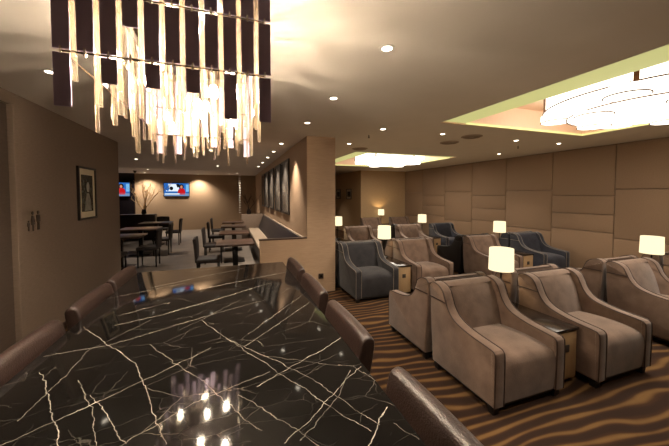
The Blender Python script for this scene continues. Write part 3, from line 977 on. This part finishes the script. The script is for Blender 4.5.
def make_table(w, d):
    r = thing('dining_table', '', 'table')
    MB().box(-w / 2, w / 2, -d / 2, d / 2, .71, .75, 0.005).build('table_top', M['table_wood'], r)
    MB().box(-.05, .05, -.05, .05, .02, .71, 0.004).build('column', M['black_metal'], r)
    MB().box(-.25, .25, -.25, .25, 0, .02, 0.004).build('base_plate', M['black_metal'], r)
    return r
tb = make_table(.72, .74); ut = [False]
for y, l in zip((6.36, 8.1, 9.75, 11.4), ('nearest', 'second', 'third', 'farthest')):
    place(tb, ut, (.08, y - (.2 if y > 11 else 0), 0), 0, l + ' brown dining table in the row along the bench', 'dining tables along the bench')
tl = make_table(.95, .8); utl = [False]
for y, l in zip((8.15, 9.85, 11.75), ('nearest', 'middle', 'farthest')):
    place(tl, utl, (-2.44, y, 0), 0, l + ' brown dining table on the left, behind the left wall end', 'dining tables on the left')

def make_dchair():
    r = thing('dining_chair', '', 'chair')       # faces +x
    MB().box(-.21, .22, -.22, .22, .40, .48, 0.025, 3).build('seat', M['dine_fabric'], r)
    pr = smooth_path([(-.225, .42), (-.238, .62), (-.255, .80), (-.26, .87), (-.235, .885), (-.205, .87), (-.19, .66), (-.19, .42)], 3)
    MB().prism(pr, 'y', -.21, .21, 0.01, 2, 6, lambda u, v, s: (u, v - (.015 * s * s if v > .8 else 0))).build('backrest', M['dine_fabric'], r)
    for sx in (-1, 1):
        for sy in (-1, 1):
            MB().box(sx * .185 - .018, sx * .185 + .018, sy * .185 - .018, sy * .185 + .018, 0, .41, 0.003, taper=.7).build('leg', M['black_leg'], r)
    return r
dc = make_dchair(); udc = [False]
for y, l in zip((6.3, 8.05, 9.7, 11.4), ('nearest', 'second', 'third', 'farthest')):
    place(dc, udc, (-.42, y, 0), 0, l + ' dark dining chair facing the bench, left of the table row', 'dining chairs along the bench tables')
for y, l in zip((8.15, 9.65, 11.45), ('nearest', 'middle', 'farthest')):
    place(dc, udc, (-1.86, y, 0), PI, l + ' dark dining chair on the aisle side of left tables', 'dining chairs at the left tables')
place(dc, udc, (-2.35, 7.35, 0), PI / 2, 'dark dining chair just past the left wall end, near side of table', 'dining chairs at the left tables')
place(dc, udc, (-2.42, 12.55, 0), -PI / 2, 'dark dining chair facing the camera behind the farthest left table', 'dining chairs at the left tables')

# branches and twigs in vases
def branches(name, label, loc, hgt, spread, m, n, vh, seed):
    rnd = random.Random(seed)
    r = thing(name, label, 'decoration', loc)
    MB().lathe([(0, 0), (.07, 0), (.09, vh * .4), (.06, vh * .9), (.07, vh), (.05, vh), (.045, vh * .9), (0, vh * .5)], seg=20).build('vase', M['vase_dark'], r)
    g = MB()
    def grow(p, d, L, rad, depth):
        pts = [p]
        q = p.copy(); e = d.copy()
        for _ in range(4):
            e = (e + Vector((rnd.uniform(-.35, .35), rnd.uniform(-.25, .25), rnd.uniform(-.05, .22)))).normalized()
            q = q + e * (L / 4)
            pts.append(q.copy())
        g.tube(pts, rad, 5, r2=rad * .55)
        if depth:
            for kk in (2, 3, 4):
                e2 = (e + Vector((rnd.uniform(-.9, .9), rnd.uniform(-.6, .6), rnd.uniform(0, .4)))).normalized()
                grow(pts[kk], e2, L * rnd.uniform(.4, .6), rad * .6, depth - 1)
    for i in range(n):
        a = 2 * PI * i / n + rnd.uniform(-.3, .3)
        grow(Vector((0, 0, vh * .5)), Vector((math.cos(a) * spread, math.sin(a) * spread * .6, .9)).normalized(), hgt * rnd.uniform(.55, .75), .02 if hgt > 1 else .011, 2)
    g.build('branches', m, r)
branches('branch_arrangement', 'tall pale lit branches in a dark vase on the low partition', (-3.12, 13.07, .97), 1.2, .38, M['bark'], 6, .18, 3)
branches('twig_arrangement', 'dark twigs in a vase on the cabinet at the bench end', (.66, 11.8, .97), .75, .3, M['dark_twig'], 5, .2, 5)
st = thing('hanging_strand', 'vertical strand of white shell discs hanging before the far wall', 'decoration', (.42, 14.6, H))
MB().tube([(0, 0, 0), (0, 0, -1.85)], .004).build('cord', M['black_metal'], st)
for i in range(16):
    MB().lathe([(0, -.018), (.05, -.008), (.05, .008), (0, .018)], seg=14).build('disc', M['shell'], st, loc=(0, 0, -.1 - i * .115))
# security camera dome near the far corner
d = thing('dome_camera', 'small dark dome camera on the ceiling near the corner', 'camera', (-3.7, 14.3, H))
MB().lathe([(0, 0), (.07, 0), (.07, -.03), (0, -.03)], seg=20).build('mount', M['dark_slot'], d)
MB().lathe([(.055, -.03), (.045, -.07), (.02, -.09), (0, -.094)], seg=20).build('dome', M['dark_glass'], d)

# ------------------------------------------------------------------ world, camera, view
w = bpy.data.worlds.new('world'); bpy.context.scene.world = w
w.use_nodes = True
w.node_tree.nodes['Background'].inputs['Color'].default_value = lin((120, 100, 80))
w.node_tree.nodes['Background'].inputs['Strength'].default_value = 0.1
cam = bpy.data.cameras.new('camera'); co = bpy.data.objects.new('camera', cam); C.objects.link(co)
cam.sensor_fit = 'HORIZONTAL'; cam.sensor_width = 36; cam.lens = 297 / 669 * 36
cam.shift_y = -16.7 / 669
cam.clip_start = 0.02; cam.clip_end = 100
co.location = (0, 0, 1.7)
co.rotation_euler = (R(90 - 2.18), 0, R(-19.3))
sc = bpy.context.scene
sc.camera = co
sc.view_settings.view_transform = 'Standard'
sc.view_settings.look = 'None'
sc.view_settings.gamma = 1.0
sc.view_settings.exposure = 1.62
sc.view_settings.use_curve_mapping = False
sc.cycles.use_denoising = True
sc.cycles.max_bounces = 10
sc.cycles.sample_clamp_indirect = 6.0
sc.cycles.caustics_refractive = False
